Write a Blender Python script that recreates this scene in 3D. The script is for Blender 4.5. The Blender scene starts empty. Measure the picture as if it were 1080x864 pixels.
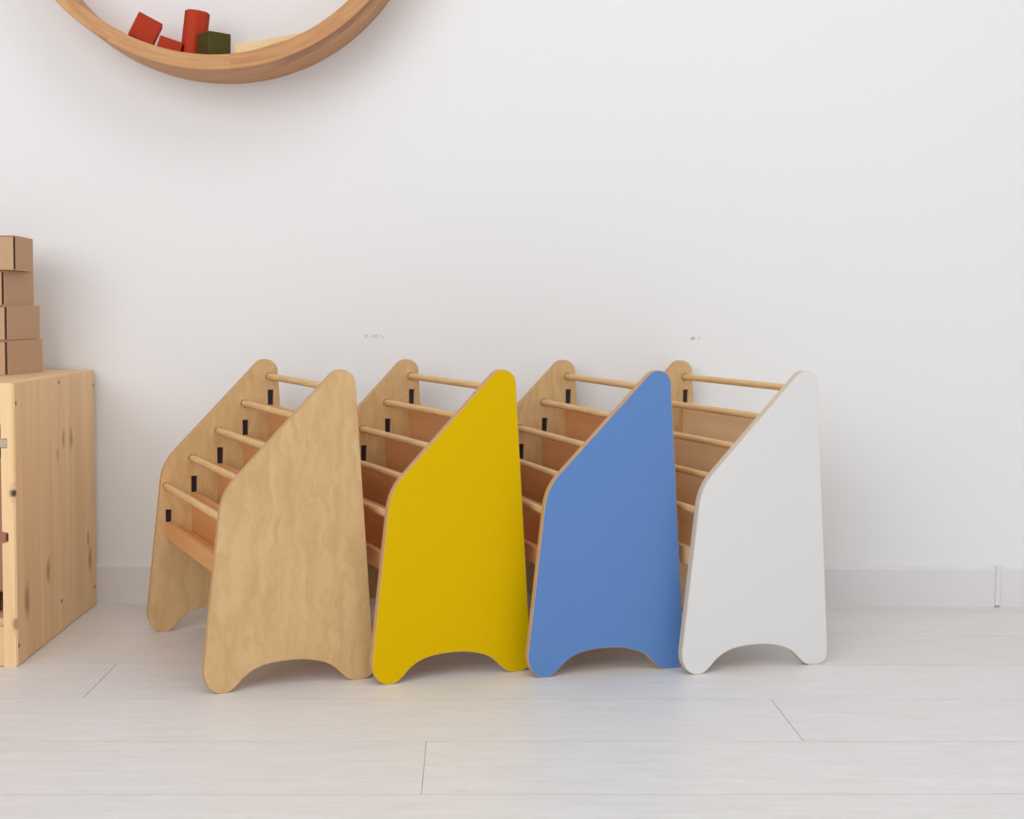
import bpy, bmesh, math, random
from mathutils import Matrix, Vector
random.seed(4)
S = bpy.context.scene
COL = S.collection
PI = math.pi

# ------------------------------------------------------------------ camera, light, exposure
WALL_Y = 2.3865
cam_d = bpy.data.cameras.new('camera'); cam = bpy.data.objects.new('camera', cam_d); COL.objects.link(cam)
cam_d.sensor_width = 36.0; cam_d.lens = 1506.68 / 1080 * 36.0
cam.matrix_world = (Matrix.Translation((0, 0, .5)) @ Matrix.Rotation(-.03213, 4, 'Z')
                    @ Matrix.Rotation(PI / 2 - .07079, 4, 'X') @ Matrix.Rotation(.0100, 4, 'Z'))
cam_d.clip_start = .02
S.camera = cam

w = bpy.data.worlds.new('world'); S.world = w; w.use_nodes = True
w.node_tree.nodes['Background'].inputs[0].default_value = (.985, .99, 1.0, 1)
w.node_tree.nodes['Background'].inputs[1].default_value = .50

def area(name, loc, target, sx, sy, power, col):
    d = bpy.data.lights.new(name, 'AREA'); d.shape = 'RECTANGLE'; d.size = sx; d.size_y = sy
    d.energy = power; d.color = col
    o = bpy.data.objects.new(name, d); COL.objects.link(o); o.location = loc
    o.rotation_euler = (Vector(target) - Vector(loc)).to_track_quat('-Z', 'Y').to_euler()
    return o
area('window_daylight', (-1.5, -1.3, 1.55), (-.3, 2.3, .62), 2.4, 1.8, 52, (.985, .99, 1))
area('ceiling_light', (.1, .4, 2.6), (-.1, 1.9, 0), 1.6, 1.2, 12, (1, .985, .96))

S.view_settings.view_transform = 'Standard'; S.view_settings.look = 'None'
S.view_settings.gamma = 1; S.view_settings.use_curve_mapping = False
S.view_settings.exposure = -.06

# ------------------------------------------------------------------ helpers
def lin(r, g, b):
    f = lambda c: (c / 255 / 12.92) if c / 255 <= .04045 else ((c / 255 + .055) / 1.055) ** 2.4
    return (f(r), f(g), f(b), 1)

class NT:
    def __init__(s, name):
        s.m = bpy.data.materials.new(name); s.m.use_nodes = True
        s.t = s.m.node_tree; s.b = s.t.nodes['Principled BSDF']
    def n(s, typ, ins=None, **kw):
        x = s.t.nodes.new(typ)
        for k, v in kw.items(): setattr(x, k, v)
        for k, v in (ins or {}).items():
            if hasattr(v, 'is_output'): s.t.links.new(v, x.inputs[k])
            else: x.inputs[k].default_value = v
        return x
    def math(s, op, a, b=None, c=None):
        d = {0: a}
        if b is not None: d[1] = b
        if c is not None: d[2] = c
        return s.n('ShaderNodeMath', d, operation=op).outputs[0]
    def mix(s, fac, a, b, blend='MIX'):
        x = s.n('ShaderNodeMix', data_type='RGBA', blend_type=blend)
        for i, v in ((0, fac), (6, a), (7, b)):
            if hasattr(v, 'is_output'): s.t.links.new(v, x.inputs[i])
            else: x.inputs[i].default_value = v
        return x.outputs[2]
    def maprange(s, v, a, b, c, d):
        return s.n('ShaderNodeMapRange', {0: v, 1: a, 2: b, 3: c, 4: d}).outputs[0]
    def out(s, col, rough=.5, bump=None, bs=.1, bd=.001, spec=.4):
        for k, v in (('Base Color', col), ('Roughness', rough), ('Specular IOR Level', spec)):
            if hasattr(v, 'is_output'): s.t.links.new(v, s.b.inputs[k])
            else: s.b.inputs[k].default_value = v
        if bump is not None:
            x = s.n('ShaderNodeBump', {'Height': bump, 'Strength': bs, 'Distance': bd})
            s.t.links.new(x.outputs[0], s.b.inputs['Normal'])
        return s.m
    def coords(s, scale, jitter=True):
        tc = s.n('ShaderNodeTexCoord').outputs['Object']
        if jitter:
            r = s.n('ShaderNodeObjectInfo').outputs['Random']
            off = s.n('ShaderNodeCombineXYZ', {0: s.math('MULTIPLY', r, 3.7), 1: s.math('MULTIPLY', r, 1.9), 2: s.math('MULTIPLY', r, 5.3)}).outputs[0]
            tc = s.n('ShaderNodeVectorMath', {0: tc, 1: off}, operation='ADD').outputs[0]
        return s.n('ShaderNodeVectorMath', {0: tc, 1: scale}, operation='MULTIPLY').outputs[0]

def plain(name, col, rough=.5, var=.03, scale=60, spec=.4, bs=.05):
    t = NT(name)
    nz = t.n('ShaderNodeTexNoise', {'Vector': t.coords((scale,) * 3), 'Detail': 4.0}).outputs[0]
    f = t.maprange(nz, .3, .7, 1 - var, 1 + var)
    c = t.n('ShaderNodeVectorMath', {0: col[:3], 1: t.n('ShaderNodeCombineXYZ', {0: f, 1: f, 2: f}).outputs[0]}, operation='MULTIPLY').outputs[0]
    return t.out(c, rough, nz, bs, .0005, spec)

def wood(name, light, dark, axis='Z', freq=26, stretch=.045, amount=.6, rough=.45, fine=.35, spec=.35):
    """grain runs along `axis`; broad bands plus fine fibres"""
    t = NT(name)
    ax = 'XYZ'.index(axis)
    s1 = [freq] * 3; s1[ax] = freq * stretch
    s2 = [freq * 14] * 3; s2[ax] = freq * stretch * 6
    n1 = t.n('ShaderNodeTexNoise', {'Vector': t.coords(tuple(s1)), 'Detail': 5.0, 'Roughness': .55, 'Distortion': .35}).outputs[0]
    n2 = t.n('ShaderNodeTexNoise', {'Vector': t.coords(tuple(s2)), 'Detail': 3.0}).outputs[0]
    v = t.math('ADD', t.math('MULTIPLY', n1, 1 - fine), t.math('MULTIPLY', n2, fine))
    f = t.maprange(v, .34, .66, 0, amount)
    return t.out(t.mix(f, light, dark), rough, n2, .06, .0004, spec)

def link(name, me, mats, parent=None):
    o = bpy.data.objects.new(name, me); COL.objects.link(o)
    for m in (mats if isinstance(mats, (list, tuple)) else [mats]): me.materials.append(m)
    if parent: o.parent = parent
    return o

def obj(name, bm, mats, parent=None, smooth=None):
    me = bpy.data.meshes.new(name); bmesh.ops.recalc_face_normals(bm, faces=bm.faces)
    bm.to_mesh(me); bm.free()
    if smooth is not None:
        for p in me.polygons: p.use_smooth = True
        me.set_sharp_from_angle(angle=smooth)
    return link(name, me, mats, parent)

def empty(name, loc, rz=0):
    o = bpy.data.objects.new(name, None); COL.objects.link(o); o.empty_display_size = .05
    o.location = loc; o.rotation_euler = (0, 0, rz); return o

def tag(o, label, cat, group=None):
    o['label'] = label; o['category'] = cat
    if group: o['group'] = group
    return o

def structure(o): o['kind'] = 'structure'; return o

def box(bm, x0, x1, y0, y1, z0, z1, bev=0, seg=2):
    r = bmesh.ops.create_cube(bm, size=1)
    vs = r['verts']
    for v in vs:
        v.co = Vector((x0 if v.co.x < 0 else x1, y0 if v.co.y < 0 else y1, z0 if v.co.z < 0 else z1))
    if bev:
        es = list({e for v in vs for e in v.link_edges})
        bmesh.ops.bevel(bm, geom=es, offset=bev, segments=seg, affect='EDGES', profile=.5)

def cyl(bm, a, b, r, n=20, cap_bev=0):
    a, b = Vector(a), Vector(b); d = b - a
    ret = bmesh.ops.create_cone(bm, cap_ends=True, segments=n, radius1=r, radius2=r, depth=d.length)
    M = Matrix.Translation((a + b) / 2) @ d.to_track_quat('Z', 'Y').to_matrix().to_4x4()
    bmesh.ops.transform(bm, matrix=M, verts=ret['verts'])

def extruded(loops, thick, bev=.001):
    """flat outline with holes (first loop is the outside) -> mesh from z=-thick to 0"""
    c = bpy.data.curves.new('outline', 'CURVE'); c.dimensions = '2D'; c.fill_mode = 'BOTH'
    c.extrude = thick / 2 - bev; c.bevel_depth = bev; c.bevel_resolution = 2; c.offset = -bev
    for L in loops:
        sp = c.splines.new('POLY'); sp.points.add(len(L) - 1); sp.use_cyclic_u = True
        for p, q in zip(sp.points, L): p.co = (q[0], q[1], 0, 1)
    o = bpy.data.objects.new('outline', c); COL.objects.link(o)
    dg = bpy.context.evaluated_depsgraph_get()
    me = bpy.data.meshes.new_from_object(o.evaluated_get(dg))
    bpy.data.objects.remove(o); bpy.data.curves.remove(c)
    me.transform(Matrix.Translation((0, 0, -thick / 2)))
    return me

def rounded(pts, n=14):
    """polygon of (x, y, radius): each corner replaced by a tangent arc"""
    out = []; N = len(pts)
    for i in range(N):
        p = Vector(pts[i][:2]); r = pts[i][2]
        a = (Vector(pts[i - 1][:2]) - p); b = (Vector(pts[(i + 1) % N][:2]) - p)
        if r <= 0: out.append(tuple(p)); continue
        a.normalize(); b.normalize()
        half = a.angle(b) / 2; d = r / math.tan(half)
        c = p + (a + b).normalized() * (r / math.sin(half))
        s = p + a * d - c; e = p + b * d - c
        a0 = math.atan2(s.y, s.x); da = math.atan2(e.y, e.x) - a0
        while da > PI: da -= 2 * PI
        while da < -PI: da += 2 * PI
        for k in range(n + 1):
            t = a0 + da * k / n; out.append((c.x + r * math.cos(t), c.y + r * math.sin(t)))
    return out

# ------------------------------------------------------------------ materials
BIRCH_L, BIRCH_D = lin(217, 183, 133), lin(196, 156, 104)
def birch_mat():
    t = NT('birch_veneer')
    v = t.coords((1, 1, 1))
    warp = t.n('ShaderNodeTexNoise', {'Vector': t.n('ShaderNodeVectorMath', {0: v, 1: (7, 7, 5)}, operation='MULTIPLY').outputs[0], 'Detail': 2.0}).outputs[1]
    wv = t.n('ShaderNodeVectorMath', {0: v, 1: t.n('ShaderNodeVectorMath', {0: warp, 1: (.035, .035, .03)}, operation='MULTIPLY').outputs[0]}, operation='ADD').outputs[0]
    n1 = t.n('ShaderNodeTexNoise', {'Vector': t.n('ShaderNodeVectorMath', {0: wv, 1: (15, 15, 2.2)}, operation='MULTIPLY').outputs[0], 'Detail': 4.0, 'Distortion': .5}).outputs[0]
    n2 = t.n('ShaderNodeTexNoise', {'Vector': t.n('ShaderNodeVectorMath', {0: v, 1: (420, 420, 16)}, operation='MULTIPLY').outputs[0], 'Detail': 2.0}).outputs[0]
    fl = t.n('ShaderNodeTexNoise', {'Vector': t.n('ShaderNodeVectorMath', {0: wv, 1: (110, 110, 22)}, operation='MULTIPLY').outputs[0], 'Detail': 1.0}).outputs[0]
    c = t.mix(t.maprange(n1, .36, .66, 0, .6), BIRCH_L, BIRCH_D)
    c = t.mix(t.maprange(n2, .5, .75, 0, .16), c, BIRCH_D)
    c = t.mix(t.maprange(fl, .70, .82, 0, .22), c, lin(190, 146, 94))
    return t.out(c, .5, n2, .05, .0004, .3)
M_birch = birch_mat()
M_ply = wood('plywood_edge', lin(214, 174, 128), lin(178, 134, 92), 'Z', 60, .05, .6, .6, .4)
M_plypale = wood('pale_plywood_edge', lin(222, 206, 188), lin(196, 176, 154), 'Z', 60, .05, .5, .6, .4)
M_boardlit = wood('bounce_lit_birch_board', lin(246, 214, 172), lin(232, 194, 150), 'Y', 22, .10, .5, .5, .3)  # same birch, lightened to paint in light bounced inside the white rack
M_board = wood('birch_board', lin(228, 170, 114), lin(208, 149, 94), 'Y', 22, .10, .55, .5, .3)
M_rod = wood('pine_rod', lin(238, 204, 150), lin(208, 156, 98), 'Y', 70, .06, .7, .5, .3)
M_yellow = plain('yellow_laminate', lin(221, 182, 0), .6, .008, 25, .06)
M_blue = plain('blue_laminate', lin(97, 137, 196), .55, .008, 25, .2)
M_white = plain('white_laminate', lin(228, 227, 225), .5, .008, 25)
M_black = plain('black_plastic', lin(38, 36, 46), .4, .05, 80)
M_steel = plain('zinc_screw', lin(168, 172, 178), .35, .05, 200); M_steel.node_tree.nodes['Principled BSDF'].inputs['Metallic'].default_value = .8
M_screwhole = plain('screw_recess', lin(60, 56, 54), .6)
M_pine = wood('pine_end_grain', lin(238, 206, 158), lin(222, 180, 122), 'Z', 40, .04, .6, .55, .3)
M_pinex = wood('pine_board', lin(236, 204, 160), lin(220, 180, 126), 'X', 40, .04, .6, .55, .3)
M_greyply = plain('greyed_shelf', lin(196, 172, 160), .6)
M_bin = plain('brown_storage_bin', lin(178, 122, 98), .6)
M_card_f = plain('kraft_cardboard', lin(200, 164, 130), .75, .03, 90, .2)
M_card = plain('kraft_cardboard_sleeve', lin(200, 162, 130), .75, .03, 90, .2)
M_carddark = plain('cardboard_gap', lin(70, 46, 38), .8)
M_red = plain('red_paint', lin(176, 58, 34), .6, .05, 60, .12)
M_redb = plain('orange_red_paint', lin(184, 62, 34), .6, .05, 60, .12)
M_green = plain('olive_paint', lin(80, 72, 34), .6, .06, 60, .15)
M_paleblock = wood('pale_block', lin(240, 212, 162), lin(228, 192, 136), 'X', 40, .06, .5, .5, .3)
M_base = plain('baseboard_vinyl', lin(233, 231, 233), .5, .01, 20)

def wall_mat():
    t = NT('white_wall')
    tc = t.n('ShaderNodeTexCoord').outputs['Object']
    nz = t.n('ShaderNodeTexNoise', {'Vector': tc, 'Scale': 140.0, 'Detail': 3.0}).outputs[0]
    fine = t.n('ShaderNodeTexNoise', {'Vector': tc, 'Scale': 330.0, 'Detail': 2.0}).outputs[0]
    col = lin(242, 243, 244.6)
    sx = t.n('ShaderNodeSeparateXYZ', {0: tc})
    def mark(col, cx, cz, rx, rz, dark, thr):                         # small scuffs above the racks
        dx = t.math('DIVIDE', t.math('ABSOLUTE', t.math('SUBTRACT', sx.outputs[0], cx)), rx)
        dz = t.math('DIVIDE', t.math('ABSOLUTE', t.math('SUBTRACT', sx.outputs[2], cz)), rz)
        inside = t.math('LESS_THAN', t.math('MAXIMUM', dx, dz), 1.0)
        f = t.math('MULTIPLY', inside, t.maprange(fine, thr, thr + .06, 0, 1))
        return t.mix(f, col, dark)
    col = mark(col, .3825, .4526, .008, .0022, lin(150, 148, 146), .5)
    col = mark(col, -.153, .4512, .018, .003, lin(214, 210, 208), .5)
    return t.out(col, .8, nz, .04, .0006, .2)
M_wall = wall_mat()

def floor_mat():
    t = NT('whitewashed_planks')
    rnd = t.n('ShaderNodeNewGeometry').outputs['Random Per Island']
    tc = t.n('ShaderNodeTexCoord').outputs['Object']
    off = t.n('ShaderNodeCombineXYZ', {0: t.math('MULTIPLY', rnd, 9.0), 1: 0.0, 2: t.math('MULTIPLY', rnd, 7.0)}).outputs[0]
    v = t.n('ShaderNodeVectorMath', {0: tc, 1: off}, operation='ADD').outputs[0]
    def nz(s, d=4.0, dist=.4):
        return t.n('ShaderNodeTexNoise', {'Vector': t.n('ShaderNodeVectorMath', {0: v, 1: s}, operation='MULTIPLY').outputs[0], 'Detail': d, 'Distortion': dist}).outputs[0]
    broad = nz((2.2, 16, 3)); streak = nz((5, 90, 3), 3.0); knot = nz((9, 30, 3), 2.0, 1.2)
    c = t.mix(t.maprange(broad, .3, .7, 0, 1), lin(237, 235, 235), lin(229, 226, 224))
    c = t.mix(t.maprange(streak, .56, .74, 0, .40), c, lin(200, 190, 182))
    c = t.mix(t.maprange(knot, .66, .78, 0, .30), c, lin(196, 186, 178))
    c = t.mix(t.maprange(rnd, 0, 1, 0, .25), c, lin(222, 216, 210))
    return t.out(c, .42, streak, .04, .0004, .35)
M_floor = floor_mat()
M_seam = plain('plank_seam', lin(190, 185, 180), .8, .03, 60, .1)

def ring_mat():
    t = NT('oak_segments')
    tc = t.n('ShaderNodeTexCoord').outputs['Object']; s = t.n('ShaderNodeSeparateXYZ', {0: tc})
    nrm = t.n('ShaderNodeSeparateXYZ', {0: t.n('ShaderNodeTexCoord').outputs['Normal']})
    front = t.math('LESS_THAN', nrm.outputs[1], -.6)
    ang = t.math('ARCTAN2', s.outputs[2], s.outputs[0])
    # the face ring and the band behind it have staggered joints
    a = t.math('ADD', ang, t.math('MULTIPLY_ADD', front, .264, 10 * .6 + .012))
    seg = t.math('FLOOR', t.math('DIVIDE', a, .60))
    rn = t.n('ShaderNodeTexWhiteNoise', {'W': t.math('MULTIPLY_ADD', front, 17.0, seg)}, noise_dimensions='1D').outputs[0]
    rad = t.math('SQRT', t.math('ADD', t.math('POWER', s.outputs[0], 2), t.math('POWER', s.outputs[2], 2)))
    vec = t.n('ShaderNodeCombineXYZ', {0: t.math('MULTIPLY_ADD', ang, 2.6, t.math('MULTIPLY', seg, 3.3)), 1: t.math('MULTIPLY', s.outputs[1], 90.0), 2: t.math('MULTIPLY', rad, 130.0)}).outputs[0]
    g1 = t.n('ShaderNodeTexNoise', {'Vector': vec, 'Scale': 1.0, 'Detail': 5.0, 'Distortion': .6}).outputs[0]
    c = t.mix(t.maprange(g1, .38, .66, 0, .75), lin(210, 160, 108), lin(176, 122, 74))
    c = t.mix(t.maprange(g1, .66, .78, 0, .6), c, lin(140, 84, 44))
    c = t.mix(t.maprange(rn, 0, 1, 0, .45), c, lin(190, 130, 88))
    # a dark heart streak in the band behind the face, lower right
    am = t.math('SUBTRACT', 1.0, t.math('ABSOLUTE', t.math('DIVIDE', t.math('ADD', ang, .95), .36)))
    ym = t.math('SUBTRACT', 1.0, t.math('ABSOLUTE', t.math('DIVIDE', t.math('ADD', s.outputs[1], t.math('MULTIPLY_ADD', am, .012, .112)), .034)))
    st = t.math('MULTIPLY', t.math('MULTIPLY', t.maprange(am, 0, .35, 0, 1), t.maprange(ym, 0, .6, 0, 1)), t.math('SUBTRACT', 1.0, front))
    c = t.mix(t.math('MULTIPLY', st, t.maprange(g1, .35, .6, .15, .85)), c, lin(128, 72, 36))
    return t.out(c, .5, g1, .08, .0006, .35)
M_ring = ring_mat()

def cabinet_side_mat():
    t = NT('knotty_pine_panel')
    tc = t.n('ShaderNodeTexCoord').outputs['Object']; s = t.n('ShaderNodeSeparateXYZ', {0: tc})
    Y, Z = s.outputs[1], s.outputs[2]
    knots = [(1.954, .241, .010), (2.195, .294, .010), (2.2365, .290, .012), (2.163, .272, .006), (2.107, .107, .012), (2.005, .083, .016), (2.34, .082, .013), (1.957, .060, .008), (2.33, .12, .008)]
    field = None
    for ky, kz, r in knots:
        dy = t.math('DIVIDE', t.math('SUBTRACT', Y, ky), r * .9)
        dz = t.math('DIVIDE', t.math('SUBTRACT', Z, kz), r * 1.7)
        d = t.math('ADD', t.math('POWER', dy, 2), t.math('POWER', dz, 2))
        g = t.math('EXPONENT', t.math('MULTIPLY', d, -1.0))
        field = g if field is None else t.math('ADD', field, g)
    edge = t.maprange(s.outputs[0], -.6245, -.6180, 0, 1)
    field = t.math('MULTIPLY', field, edge)
    warp = t.math('MULTIPLY_ADD', field, .018, Y)
    vec = t.n('ShaderNodeCombineXYZ', {0: t.math('MULTIPLY', s.outputs[0], 45.0), 1: t.math('MULTIPLY', warp, 45.0), 2: t.math('MULTIPLY', Z, 2.0)}).outputs[0]
    g1 = t.n('ShaderNodeTexNoise', {'Vector': vec, 'Scale': 1.0, 'Detail': 5.0, 'Distortion': .3}).outputs[0]
    vec2 = t.n('ShaderNodeVectorMath', {0: vec, 1: (6, 6, 3)}, operation='MULTIPLY').outputs[0]
    g2 = t.n('ShaderNodeTexNoise', {'Vector': vec2, 'Scale': 1.0, 'Detail': 3.0}).outputs[0]
    gg = t.math('MULTIPLY_ADD', g2, .3, t.math('MULTIPLY', g1, .7))
    c = t.mix(t.maprange(gg, .36, .66, 0, .75), lin(252, 218, 170), lin(234, 188, 134))
    # glued staves of slightly different tone
    stave = t.n('ShaderNodeTexWhiteNoise', {'W': t.math('FLOOR', t.math('DIVIDE', t.math('ADD', Y, .03), .105))}, noise_dimensions='1D').outputs[0]
    c = t.mix(t.math('MULTIPLY', stave, .22), c, lin(226, 182, 136))
    kn = t.math('MULTIPLY', field, t.maprange(g2, .3, .7, .55, 1.0))
    c = t.mix(t.maprange(kn, .2, .85, 0, .75), c, lin(152, 92, 50))
    d0 = t.math('ADD', t.math('POWER', t.math('DIVIDE', t.math('SUBTRACT', Y, 1.956), .010), 2), t.math('POWER', t.math('DIVIDE', t.math('SUBTRACT', Z, .241), .006), 2))
    c = t.mix(t.math('MULTIPLY', edge, t.maprange(t.math('MULTIPLY_ADD', g2, .6, d0), .5, 1.3, .9, 0)), c, lin(44, 28, 20))
    return t.out(c, .55, g2, .06, .0004, .3)
M_side = cabinet_side_mat()

# ------------------------------------------------------------------ room
bm = bmesh.new(); box(bm, -3.2, 3.2, WALL_Y, WALL_Y + .1, 0, 2.7)
structure(obj('wall_back', bm, M_wall))

bm = bmesh.new(); box(bm, 1.22, 1.32, -1.0, WALL_Y, -.0005, 2.7)
structure(obj('bounce_wall_right', bm, M_wall))  # unseen wall, added to bounce light back onto the cabinet's side

bm = bmesh.new()
PW, GAP = .18, .0004
joint = {-1: .75, 0: -.043, 1: .396, 2: -.484, 3: .12, 4: -.20, 5: .15}
for k in range(-16, 6):
    y0 = 1.44 + PW * k; y1 = y0 + PW
    if y0 > WALL_Y: continue
    off = joint.get(k, random.uniform(-.6, .6)); L = 1.35
    x = off - 3 * L
    while x < 3.2:
        box(bm, max(x, -3.2) + GAP, min(x + L, 3.2) - GAP, y0 + GAP, min(y1, WALL_Y) - GAP, -.008, 0)
        x += L
box(bm, -3.2, 3.2, -1.5, WALL_Y, -.03, -.0012)
bm.normal_update()
for f in bm.faces:
    if abs(f.normal.z) < .5: f.material_index = 1
structure(obj('floor', bm, [M_floor, M_seam]))

def base_run(x0, x1, y0, h, bm):
    prof = [(y0, 0), (y0, h - .004), (y0 + .0015, h - .001), (y0 + .004, h), (WALL_Y, h), (WALL_Y, 0)]
    vs = [[bm.verts.new((x, p[0], p[1])) for p in prof] for x in (x0, x1)]
    bm.faces.new(vs[0]); bm.faces.new(vs[1])
    for i in range(len(prof)):
        j = (i + 1) % len(prof); bm.faces.new((vs[0][i], vs[0][j], vs[1][j], vs[1][i]))
bm = bmesh.new()
base_run(-3.2, .9032, WALL_Y - .007, .0668, bm); base_run(.9120, 1.22, WALL_Y - .0065, .0668, bm)
structure(obj('baseboard_back', bm, M_base))
bm = bmesh.new(); box(bm, .9035, .9120, WALL_Y - .0095, WALL_Y, .002, .0705, .001)
structure(obj('trim_1', bm, M_base))

# ------------------------------------------------------------------ book racks
FR0, FR1, SL0, SL1, BK0, BK1, HT = -.0223, .1009, -.2444, .9589, .2113, -.0710, .4170
W_IN, T = .3824, .0125
def outline():
    v1 = (SL0 - FR0) / (FR1 - SL1) ; u1 = FR0 + FR1 * v1              # front shoulder
    v2 = (SL0 - BK0) / (BK1 - SL1) ; u2 = BK0 + BK1 * v2              # top, before rounding
    foot_f = [(-.0205, .030), (-.0185, .0185), (-.0125, .0075), (-.004, .0014), (.004, 0), (.012, .0010), (.0185, .0052), (.0240, .0100), (.0300, .0165), (.0385, .0232)]
    arch = [(.0480, .0285), (.0620, .0327), (.0780, .0348), (.0940, .0354), (.1100, .0348), (.1250, .0324), (.1390, .0284)]
    foot_b = [(.1500, .0232), (.1580, .0168), (.1640, .0110), (.1690, .0060), (.1755, .0018), (.1835, 0), (.1920, 0), (.2000, .0012), (.2060, .0052), (.2092, .0115), (.2098, .0200)]
    low = foot_f + arch + foot_b
    # Catmull-Rom through the foot and arch points
    sm = []
    for i in range(len(low) - 1):
        P = [Vector(low[max(0, min(len(low) - 1, i + d))]) for d in (-1, 0, 1, 2)]
        for k in range(4):
            t = k / 4
            q = .5 * ((2 * P[1]) + (P[2] - P[0]) * t + (2 * P[0] - 5 * P[1] + 4 * P[2] - P[3]) * t * t + (-P[0] + 3 * P[1] - 3 * P[2] + P[3]) * t ** 3)
            sm.append((q.x, max(0, q.y)))
    sm.append(low[-1])
    # upper part: rounded top and shoulder
    cap = rounded([(FR0 + FR1 * .1, .1, 0), (BK0 + BK1 * .1, .1, 0), (u2, v2, .0194), (u1, v1, .075)], 20)
    return sm + [p for p in cap if p[1] > .12]
OUT = outline()
SLOTS = [(.1716, .3455, .3690), (.1315, .2989, .3226), (.0918, .2559, .2809), (.0514, .2134, .2383), (.0122, .1690, .1882)]
RODS = [(.1702, .3900), (.1301, .3485), (.0899, .3069), (.0490, .2658), (.0096, .2240)]
ROD_R = .0051

def to_rack(me, w0):                                                  # outline plane (u, v, z) -> rack space (u, w, v)
    me.transform(Matrix.Translation((0, w0, 0)) @ Matrix.Rotation(PI / 2, 4, 'X'))
    return me

def panel(parent, w0, holes, paint, edge):
    loops = [OUT]
    if holes:
        for u, z0, z1 in SLOTS: loops.append([(u - .0044, z0), (u + .0044, z0), (u + .0044, z1), (u - .0044, z1)][::-1])
        for u, v in RODS: loops.append([(u + .0060 * math.cos(-k * PI / 10), v + .0060 * math.sin(-k * PI / 10)) for k in range(20)])
    me = to_rack(extruded(loops, T, .0007), w0)
    o = link('side_panel', me, [edge, paint], parent)
    for p in me.polygons:
        if abs(p.normal.y) > .98: p.material_index = 1
    return o

def make_rack(x, y, a, paint, edge, label):
    brd = M_boardlit if paint is M_white else M_board
    r = empty('book_rack', (x, y, 0), a)
    tag(r, label, 'book rack', 'book racks lined up along the wall')
    near = panel(r, 0, False, paint, edge)
    if paint is not M_birch: near['label'] = {M_yellow: 'yellow laminated side panel', M_blue: 'blue laminated side panel', M_white: 'white laminated side panel'}[paint]
    far = panel(r, W_IN, True, M_birch, M_ply)
    for k, (u, z0, z1) in enumerate(SLOTS):
        bm = bmesh.new(); box(bm, u - .0042, u + .0042, W_IN + .0035, W_IN + .0105, z0 + .0002, z1 - .0002)
        c = obj('slot_plug', bm, M_black, far)
    for u, v in RODS:
        bm = bmesh.new(); cyl(bm, (u, T, v), (u, W_IN + T - .003, v), ROD_R, 24)
        obj('rod', bm, M_rod, r, math.radians(40))
    for k, (u, z0, z1) in enumerate(SLOTS):
        bm = bmesh.new(); uf = u - .0044
        box(bm, uf, uf + .0088, T, W_IN, .1446 if k == 4 else .1538, z0, .0006, 1)
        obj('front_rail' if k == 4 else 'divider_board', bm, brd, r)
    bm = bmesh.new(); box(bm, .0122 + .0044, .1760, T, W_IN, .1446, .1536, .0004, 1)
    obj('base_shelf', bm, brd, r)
    return r

make_rack(-.31498, 1.82266, .3999, M_birch, M_ply, 'natural birch book rack with unpainted side panel, beside the pine cabinet')
make_rack(-.10246, 1.86838, .38554, M_yellow, M_ply, 'birch book rack with a yellow painted side panel')
make_rack(.10551, 1.90577, .27645, M_blue, M_ply, 'birch book rack with a blue painted side panel')
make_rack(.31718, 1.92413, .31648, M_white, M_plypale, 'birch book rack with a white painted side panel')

# ------------------------------------------------------------------ pine cabinet at the left edge
CX, CY0, CY1, CH, CL = -.6147, 1.9582, WALL_Y - .008, .3915, -1.10
cab = empty('pine_cabinet', ((CX + CL) / 2, (CY0 + CY1) / 2, 0))
tag(cab, 'low knotty pine cabinet with open front, under the cardboard boxes', 'cabinet')
INV = Matrix.Translation(-cab.location)
def cab_part(name, bm, mat, parent=None):
    o = obj(name, bm, mat)
    o.parent = parent or cab
    if parent is None: o.matrix_parent_inverse = INV
    return o
# right side: plan section with two dados, extruded over the depth
PT = .0185
def side_panel(x_out, sgn, mat):
    xi = x_out - sgn * PT; xd = x_out - sgn * (PT - .0085)
    sec = [(x_out, 0), (x_out, CH), (xi, CH), (xi, .3160), (xd, .3160), (xd, .3030), (xi, .3030), (xi, .1885), (xd, .1860), (xd, .1735), (xi, .1715), (xi, 0)]
    bm = bmesh.new()
    A = [bm.verts.new((p[0], CY0, p[1])) for p in sec]; B = [bm.verts.new((p[0], CY1, p[1])) for p in sec]
    bm.faces.new(A); bm.faces.new(B)
    for i in range(len(sec)): j = (i + 1) % len(sec); bm.faces.new((A[i], A[j], B[j], B[i]))
    es = [e for e in bm.edges if all(abs(v.co.x - x_out) < 1e-5 for v in e.verts)]
    bmesh.ops.bevel(bm, geom=es, offset=.0016, segments=2, affect='EDGES')
    return cab_part('side_panel', bm, mat)
sp = side_panel(CX, 1, M_side); sp['label'] = 'knotty pine side panel'
side_panel(CL, -1, M_side)
XI0, XI1 = CL + PT, CX - PT
bm = bmesh.new(); box(bm, XI0, XI1, CY0 + .001, CY1, CH - .017, CH, .0008); cab_part('top_board', bm, M_pinex)
bm = bmesh.new(); box(bm, XI0, XI1, CY0 + .003, CY0 + .020, .3350, CH - .0172, .0008); cab_part('top_rail', bm, M_pinex)
bm = bmesh.new(); box(bm, XI0 - .008, XI1 + .008, CY0 + .0005, CY1 - .012, .3036, .3154, .0005); o = cab_part('shelf', bm, M_greyply); o['label'] = 'greyish plywood shelf'
bm = bmesh.new(); box(bm, XI0, XI1, CY0 + .018, CY1 - .012, .046, .064, .0008); cab_part('bottom_board', bm, M_pinex)
bm = bmesh.new(); box(bm, XI0, XI1, CY0 + .0015, CY0 + .0178, .001, .0555, .0008); cab_part('kick_board', bm, M_pinex)
bm = bmesh.new(); box(bm, XI0, XI1, CY1 - .010, CY1, .03, CH - .0175); cab_part('back_panel', bm, M_pinex)
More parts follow.
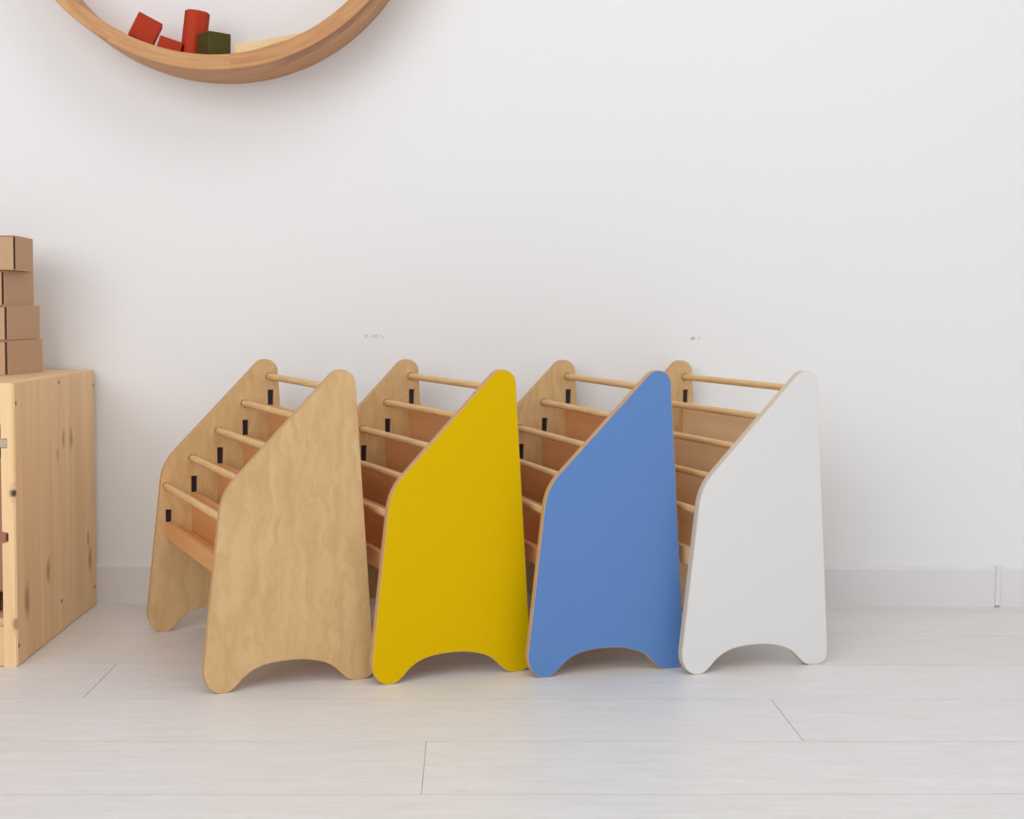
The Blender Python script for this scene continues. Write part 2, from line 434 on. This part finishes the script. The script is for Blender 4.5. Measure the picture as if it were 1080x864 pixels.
for y, z in [(1.966, .364), (2.173, .3815), (2.372, .367), (1.965, .0286), (2.174, .0475), (2.366, .032)]:
    bm = bmesh.new(); cyl(bm, (CX - .004, y, z), (CX + .0004, y, z), .0036, 16)
    s = cab_part('screw', bm, M_steel, sp); s.matrix_parent_inverse = Matrix.Identity(4)
    bm = bmesh.new()
    box(bm, CX - .001, CX + .0007, y - .0019, y + .0019, z - .0005, z + .0005); box(bm, CX - .001, CX + .0007, y - .0005, y + .0005, z - .0019, z + .0019)
    for f in bm.faces: f.material_index = 1
    me = s.data; b2 = bmesh.new(); b2.from_mesh(me); tmp = bpy.data.meshes.new('t'); bm.to_mesh(tmp); bm.free(); b2.from_mesh(tmp); b2.to_mesh(me); b2.free(); bpy.data.meshes.remove(tmp)
    me.materials.append(M_screwhole)

# the storage bin inside it (only its edge shows): open tub with a rolled rim
binr = empty('storage_bin', ((XI0 + XI1) / 2, 2.16, .0642))
tag(binr, 'brown storage bin inside the open pine cabinet', 'bin')
bw, bd, bh = (XI1 - XI0) / 2 - .004, .165, .222
bm = bmesh.new()
def ringv(kx, kd, z): return [bm.verts.new((sx * (bw - kx), sy * (bd - kd), z)) for sx, sy in ((-1, -1), (1, -1), (1, 1), (-1, 1))]
L = [ringv(.010, .010, .031), ringv(.006, .006, .034), ringv(0, 0, bh), ringv(.004, .004, bh), ringv(.010, .010, .036)]
L[0] = L[0]
for a, b in zip(L, L[1:]):
    for i in range(4): bm.faces.new((a[i], a[(i + 1) % 4], b[(i + 1) % 4], b[i]))
bm.faces.new(L[0]); bm.faces.new(L[-1])
obj('tub', bm, M_bin, binr)
for sx in (-1, 1):
    for sy in (-1, 1):
        bm = bmesh.new(); cyl(bm, (sx * (bw - .03), sy * (bd - .03), 0), (sx * (bw - .03), sy * (bd - .03), .0312), .008, 14)
        obj('foot', bm, M_black, binr)

# ------------------------------------------------------------------ cardboard boxes on the cabinet
def cardboard(x, y, z, ang, label, h=.0520, d=.120, wd=.16):
    """(x, y, z): bottom of the front right corner; ang turns the box about it"""
    r = empty('cardboard_box', (x, y, z), -math.radians(ang))
    tag(r, label, 'box', 'cardboard boxes stacked on the cabinet')
    t = .0016
    bm = bmesh.new()
    box(bm, -wd, -wd + t, .004, d, 0, h, .0004, 1); box(bm, -.0006, 0, .004, d, 0, h)
    box(bm, -wd + t, -t, .004, d, 0, t); box(bm, -wd + t, -t, .004, d, h - t, h)
    box(bm, -wd + t, -t, d - t, d, t, h - t)
    obj('sleeve', bm, M_card, r)
    bm = bmesh.new(); box(bm, -wd + .0005, -.0028, .0, .003, .0004, h - .0022, .0008, 2)
    o = obj('front_flap', bm, M_card_f, r)
    bm = bmesh.new(); box(bm, -wd + .002, -.0010, .0036, .1, .0020, h - .0018)
    o = obj('inner_tray', bm, M_carddark, r); o['label'] = 'dark gap of the inner tray'
z0 = CH
cardboard(-.6901, 2.166, z0, 9.0, 'brown cardboard box at the bottom of the stack, standing on the cabinet')
cardboard(-.6912, 2.170, z0 + .0526, 7.1, 'brown cardboard box second from the bottom of the stack')
cardboard(-.6947, 2.170, z0 + .1052, 4.6, 'brown cardboard box second from the top of the stack')
cardboard(-.6760, 2.170, z0 + .1578, -4.5, 'brown cardboard box at the top of the stack, its dark slit farthest right')

# ------------------------------------------------------------------ round wall shelf with blocks
RX, RZ, RO, RI, RD = -.3975, 1.1880, .3260, .3025, .14
bm = bmesh.new(); N = 160; b = .0012
prof = [(RI, -RD + b), (RI + b, -RD), (RO - b, -RD), (RO, -RD + b), (RO, -RD + .016), (RO - .0020, -RD + .0172), (RO - .0020, -RD + .0184), (RO, -RD + .0196), (RO, -.0005), (RI, -.0005)]
rings = []
for k in range(N):
    t = 2 * PI * k / N; rings.append([bm.verts.new((r * math.cos(t), y, r * math.sin(t))) for r, y in prof])
for k in range(N):
    A, B = rings[k], rings[(k + 1) % N]
    for i in range(len(prof)): j = (i + 1) % len(prof); bm.faces.new((A[i], A[j], B[j], B[i]))
ring = obj('round_wall_shelf', bm, M_ring, None, math.radians(35)); ring.location = (RX, WALL_Y, RZ)
tag(ring, 'round oak wall shelf ring holding wooden blocks, hung on the white wall', 'shelf')

def block(name, bm, mat, loc, rot, label, cat='block'):
    o = obj(name, bm, mat); o.location = loc; o.rotation_euler = rot
    return tag(o, label, cat, 'wooden toy blocks in the round shelf')
def on_ring(x, up, y=0):
    """point `up` above the ring's inner surface along its normal, at plan position x"""
    th = math.asin((x - RX) / RI)
    return (x - up * math.sin(th), y, RZ - RI * math.cos(th) + up * math.cos(th)), -th
def cube(a, b_, c, bev=.0012):
    m = bmesh.new(); box(m, -a / 2, a / 2, -b_ / 2, b_ / 2, -c / 2, c / 2, bev); return m
YF = WALL_Y - RD
# positions measured on a plane 0.11 in front of the wall
block('cube_block', cube(.0400, .0385, .0390), M_red, (-.5078, WALL_Y - .11 + .0195, .9285), (0, math.radians(26), math.radians(13)), 'red cube block tilted highest, at the left end of the row in the round shelf')
block('flat_block', cube(.0365, .034, .0190), M_red, (-.4693, WALL_Y - .11 + .020, .9050), (0, math.radians(17), math.radians(9)), 'low red block between the tilted cube and the tall red prism')
bm = bmesh.new()
bmesh.ops.create_cone(bm, cap_ends=True, segments=8, radius1=.0198, radius2=.0198, depth=.072)
bmesh.ops.bevel(bm, geom=[e for e in bm.edges], offset=.0008, segments=2, affect='EDGES')
block('octagonal_block', bm, M_redb, (-.4325, WALL_Y - .11 + .030, .9253), (0, math.radians(6.5), math.radians(12)), 'tall red octagonal block standing upright behind the green cube')
block('cube_block', cube(.0385, .0385, .0360), M_green, (-.3985, WALL_Y - .11 + .004, .9045), (0, math.radians(1), math.radians(38)), 'dark olive green cube block with a corner to the front')
bm = bmesh.new()
sec = [(-.0560, -.0195), (.0495, .0135), (.0505, .0192), (-.0574, -.0022)]
A = [bm.verts.new((x, -.015, z)) for x, z in sec]; B = [bm.verts.new((x, .015, z)) for x, z in sec]
bm.faces.new(A); bm.faces.new(B)
for i in range(4): j = (i + 1) % 4; bm.faces.new((A[i], A[j], B[j], B[i]))
bmesh.ops.bevel(bm, geom=list(bm.edges), offset=.0008, segments=2, affect='EDGES')
block('wedge_block', bm, M_paleblock, (-.3080, WALL_Y - .11 + .015, .9080), (0, 0, 0), 'long pale unpainted wedge block at the right of the olive cube')
